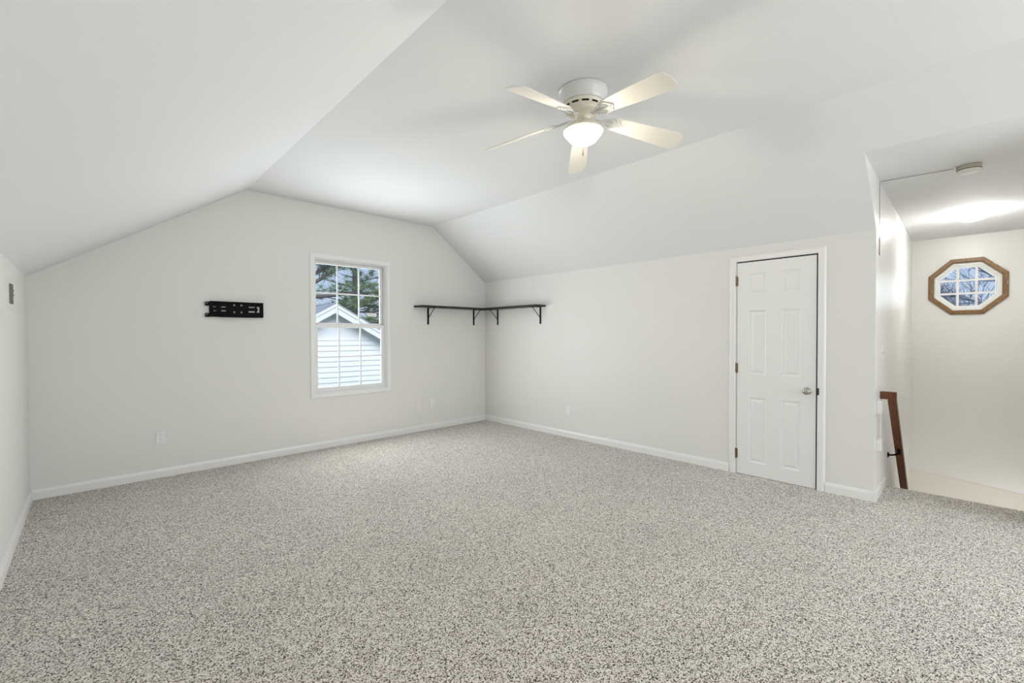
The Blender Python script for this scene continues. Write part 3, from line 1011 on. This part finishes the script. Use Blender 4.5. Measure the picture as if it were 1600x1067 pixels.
# ---------------------------------------------------------------- wall register on the left wall
vt = thing('wall_register', (XL, 4.32, 1.62), 'off-white wall register with a dark slot high on the left wall', 'wall vent')
obj('plate', plate([(y, z) for y, z in rrect(-4.455, -4.165, 1.533, 1.722, 0.006)], [rrect(-4.365, -4.235, 1.562, 1.690, 0.004)], 0.010, (XL + 0.002, 0, 0), (0, -1, 0), (0, 0, 1), bevel=0.002), M['ventwhite'], vt)
obj('opening', box(NB(), XL + 0.0005, XL + 0.003, 4.23, 4.37, 1.558, 1.694), M['ventdark'], vt, label='dark grille opening')
for k in range(4):
    y = 4.252 + 0.030 * k
    bm = NB()
    prism(bm, [(XL + 0.003, y, 1.562), (XL + 0.011, y + 0.010, 1.562), (XL + 0.0122, y + 0.009, 1.562), (XL + 0.0042, y - 0.001, 1.562)], (0, 0, 0.128))
    obj('louver', bm, M['ventdark'], vt)
for z in (1.660, 1.630):
    obj('screw', lathe(NB(), [(0, -0.004), (0.006, -0.003), (0.006, 0)], (XL, 4.487, z), 10, 'x'), M['slotdark'], vt)

# ---------------------------------------------------------------- outside: lawn, neighbour's garage, trees
GZ = -3.0
bm = NB()
prism(bm, [(-15, -15, GZ), (45, -15, GZ), (45, 45, GZ), (-15, 45, GZ)], (0, 0, -0.1))
struct('ground', bm, M['grass'])

NX, NYW, NA = 4.44, 11.25, 2.135      # apex x, gable wall plane, apex height of the roof at the rake
PT = 0.585                            # roof pitch
OH = 0.30
HW = 3.1                              # half width of the building
house = thing('neighbor_garage', (NX, NYW, GZ), 'white neighboring building with lap siding and gabled roof outside window', 'building', rotz=R_(-6))
YN2 = NYW + 5


def roofz(x):
    return NA - PT * abs(x - NX)


# gable wall: vertical boards in the gable peak, lap siding below
SPLIT = 1.225
wz = NA - 0.12
bm = NB()
hwp = (wz - SPLIT) / PT
prism(bm, [(NX - hwp, NYW, SPLIT), (NX + hwp, NYW, SPLIT), (NX, NYW, wz)], (0, 0.1, 0))
x = NX - hwp + 0.05
while x < NX + hwp - 0.03:
    top = wz - PT * abs(x - NX) - 0.02
    if top - SPLIT > 0.03:
        box(bm, x - 0.006, x + 0.006, NYW - 0.006, NYW + 0.01, SPLIT + 0.01, top)
    x += 0.10
obj('gable_boards', bm, M['siding'], house, label='vertical white boards in the gable peak')
bm = NB()
z = SPLIT
ex = 0.135
while z > -2.9:
    w = min(HW, max(0.2, (wz - z) / PT + 0.03))
    prism(bm, [(NX - w, NYW, z), (NX - w, NYW, z - ex), (NX - w, NYW - 0.022, z - ex), (NX - w, NYW - 0.002, z)], (2 * w, 0, 0))
    z -= ex
obj('lap_siding', bm, M['siding'], house, label='white horizontal lap siding')
obj('side_walls', box(NB(), NX - HW, NX + HW, NYW + 0.02, YN2, GZ, wz - PT * HW), M['siding'], house)
obj('band_board', box(NB(), NX - hwp + 0.04, NX + hwp - 0.04, NYW - 0.016, NYW + 0.02, SPLIT - 0.004, SPLIT + 0.022), M['sidingtrim'], house)
HR = HW + 0.4
for s in (-1, 1):
    bm = NB()
    prism(bm, [(NX, NYW - OH - 0.03, NA + 0.012), (NX + s * HR, NYW - OH - 0.03, NA + 0.012 - PT * HR), (NX + s * HR, YN2, NA + 0.012 - PT * HR), (NX, YN2, NA + 0.012)], (0, 0, 0.03))
    obj('roof_slope', bm, M['shingle'], house)
for s in (-1, 1):
    fd = 0.235
    prism_pts = [(NX, NYW - OH, NA + 0.010), (NX + s * HR, NYW - OH, NA + 0.010 - PT * HR), (NX + s * HR, NYW - OH, NA + 0.010 - PT * HR - fd), (NX, NYW - OH, NA + 0.010 - fd)]
    bm = prism(NB(), prism_pts, (0, 0.03, 0))
    q = [(NX, NYW - OH - 0.02, NA + 0.011), (NX + s * HR, NYW - OH - 0.02, NA + 0.011 - PT * HR), (NX + s * HR, NYW - OH - 0.02, NA + 0.011 - PT * HR - 0.085), (NX, NYW - OH - 0.02, NA + 0.011 - 0.085)]
    prism(bm, q, (0, 0.02, 0))
    obj('rake_board', bm, M['sidingtrim'], house)
    bm = prism(NB(), [(NX, NYW - OH + 0.03, NA - 0.13), (NX + s * HR, NYW - OH + 0.03, NA - 0.13 - PT * HR), (NX + s * HR, NYW + 0.01, NA - 0.13 - PT * HR), (NX, NYW + 0.01, NA - 0.13)], (0, 0, 0.02))
    obj('soffit', bm, M['sidingtrim'], house)


def branch_path(p, d, L, n, wob, droop, rng):
    pts = [Vector(p)]
    d = Vector(d).normalized()
    for k in range(n):
        d = (d + Vector((rng.uniform(-wob, wob), rng.uniform(-wob, wob), rng.uniform(-wob, wob) - droop))).normalized()
        pts.append(pts[-1] + d * (L / n))
    return pts


# pine tree: trunk seen at the left edge of the window, limbs reaching right
rng = random.Random(11)
PX, PY = 6.05, 18.2
pine = thing('pine_tree', (PX, PY, GZ), 'tall pine tree with dark limbs and green needles behind the white garage', 'tree')
bm = NB()
tube(bm, [(PX + 0.1, PY, GZ), (PX, PY, 0), (PX - 0.02, PY, 2.2), (PX - 0.1, PY + 0.1, 5.0), (PX, PY, 9.0)], [0.30, 0.25, 0.21, 0.17, 0.06], 10)
obj('trunk', bm, M['bark'], pine, smooth=True)
lim = NB()
tips = []
limbs = [((PX, PY, 3.2), (0.75, -0.1, 0.35), 3.2, 0.085), ((PX, PY, 3.35), (0.6, 0.0, 0.75), 3.0, 0.08), ((PX, PY, 2.85), (1, -0.1, 0.12), 5.6, 0.085),
         ((PX, PY, 3.9), (0.5, -0.2, 0.7), 2.6, 0.06), ((PX + 0.6, PY + 1, 2.55), (1, 0, 0.02), 5.2, 0.06), ((PX + 0.2, PY + 0.6, 2.3), (1, -0.05, 0.0), 5.4, 0.055),
         ((PX, PY, 2.2), (1, 0.1, 0.14), 5.6, 0.06), ((PX, PY, 1.6), (1, 0.1, 0.22), 5.6, 0.05), ((PX, PY, 2.4), (-0.6, -0.1, 0.2), 2.5, 0.06),
         ((PX, PY, 4.4), (0.9, 0.1, 0.1), 5.0, 0.06), ((PX, PY, 4.9), (0.8, 0.0, -0.1), 5.0, 0.05), ((PX, PY, 1.1), (1, 0.2, 0.1), 5.5, 0.05), ((PX, PY, 3.5), (-0.8, 0, 0.3), 2.0, 0.05)]
for p, d, L, r in limbs:
    pts = branch_path(p, d, L, 9, 0.16, 0.0, rng)
    tube(lim, pts, [r * (1 - 0.08 * k) for k in range(len(pts))], 7)
    for k in range(2, len(pts)):
        for q in range(3):
            dd = (pts[k] - pts[k - 1]).normalized() + Vector((rng.uniform(-0.7, 0.7), rng.uniform(-0.7, 0.7), rng.uniform(-0.5, 0.8)))
            sp = branch_path(pts[k], dd, rng.uniform(0.5, 1.1), 4, 0.25, -0.03, rng)
            tube(lim, sp, [0.022, 0.016, 0.012, 0.008, 0.004], 5)
            tips += sp[2:]
obj('limbs', lim, M['bark'], pine, smooth=True)
# second pine, further right, mostly needles
fol = NB()


def needle_tuft(bm, c, size, n, rng):
    for k in range(n):
        d = Vector((rng.gauss(0, 1), rng.gauss(0, 1), rng.gauss(0.25, 0.8))).normalized()
        L = size * rng.uniform(0.6, 1.1)
        w = d.orthogonal().normalized() * 0.010
        w2 = d.cross(w)
        b = Vector(c) + d * 0.02
        t = bm.verts.new(b + d * L)
        a1, a2, a3 = bm.verts.new(b + w), bm.verts.new(b - w * 0.5 + w2 * 0.87), bm.verts.new(b - w * 0.5 - w2 * 0.87)
        bm.faces.new((a1, a2, t))
        bm.faces.new((a2, a3, t))
        bm.faces.new((a3, a1, t))


for c in tips:
    if rng.random() < 0.75:
        needle_tuft(fol, c + Vector((rng.uniform(-.1, .1), rng.uniform(-.1, .1), rng.uniform(-.1, .1))), 0.26, 26, rng)
tag(obj('needles', fol, M['needles'], pine), kind='stuff')

p2 = thing('pine_tree', (9.6, 21.5, GZ), 'dense green pine rising behind the right slope of the garage roof', 'tree')
bm = NB()
tube(bm, [(9.6, 21.5, GZ), (9.6, 21.5, 3.0), (9.7, 21.5, 6.5)], [0.25, 0.16, 0.04], 8)
for k in range(26):
    z = -0.5 + 6.5 * k / 26
    a = k * 2.4
    L = 2.6 * (1 - 0.55 * k / 26)
    tube(bm, [(9.6, 21.5, z), (9.6 + L * math.cos(a), 21.5 + L * math.sin(a), z + 0.35)], [0.05, 0.01], 5)
obj('trunk', bm, M['bark'], p2, smooth=True)
fol = NB()
for k in range(420):
    z = rng.uniform(-0.6, 6.6)
    f = (z + 0.6) / 7.2
    rr = 2.7 * (1 - 0.6 * f) * math.sqrt(rng.uniform(0.1, 1))
    a = rng.uniform(0, 6.283)
    needle_tuft(fol, (9.6 + rr * math.cos(a), 21.5 + rr * math.sin(a), z), 0.34, 24, rng)
tag(obj('needles', fol, M['needles'], p2), kind='stuff')

# bare tree behind the octagon window
rng = random.Random(5)
BX, BY = 14.6, -0.9
bt = thing('bare_tree', (BX, BY, GZ), 'leafless tree with fine grey twigs outside the octagonal window', 'tree')
bm = NB()
tube(bm, [(BX, BY, GZ), (BX + 0.05, BY, -0.5), (BX, BY + 0.05, 1.2), (BX + 0.1, BY + 0.1, 2.6), (BX, BY, 4.2)], [0.2, 0.16, 0.12, 0.08, 0.03], 9)
obj('trunk', bm, M['twigs'], bt, smooth=True)
bm = NB()


def grow(p, d, L, r, depth):
    pts = branch_path(p, d, L, 5, 0.22, -0.02, rng)
    tube(bm, pts, [r * (1 - 0.12 * k) for k in range(6)], 5 if depth else 4)
    if depth == 0:
        return
    for k in range(1, 6):
        for q in range(3 if depth > 1 else 4):
            nd = (pts[k] - pts[k - 1]).normalized() + Vector((rng.uniform(-0.6, 0.6), rng.uniform(-0.9, 0.9), rng.uniform(-0.6, 0.9)))
            grow(pts[k], nd, L * rng.uniform(0.4, 0.6), r * 0.45, depth - 1)


for k, (z, dy, dz) in enumerate(((0.2, 1.0, 0.35), (0.7, -1.0, 0.5), (1.0, 1.0, 0.5), (1.5, -0.9, 0.6), (1.7, 1.0, 0.45), (2.2, 0.8, 0.7), (2.3, -0.9, 0.6))):
    grow((BX, BY, z), (rng.uniform(-0.4, 0.4), dy, dz), 2.1, 0.030, 2)
tag(obj('branches', bm, M['twigs'], bt), kind='stuff')
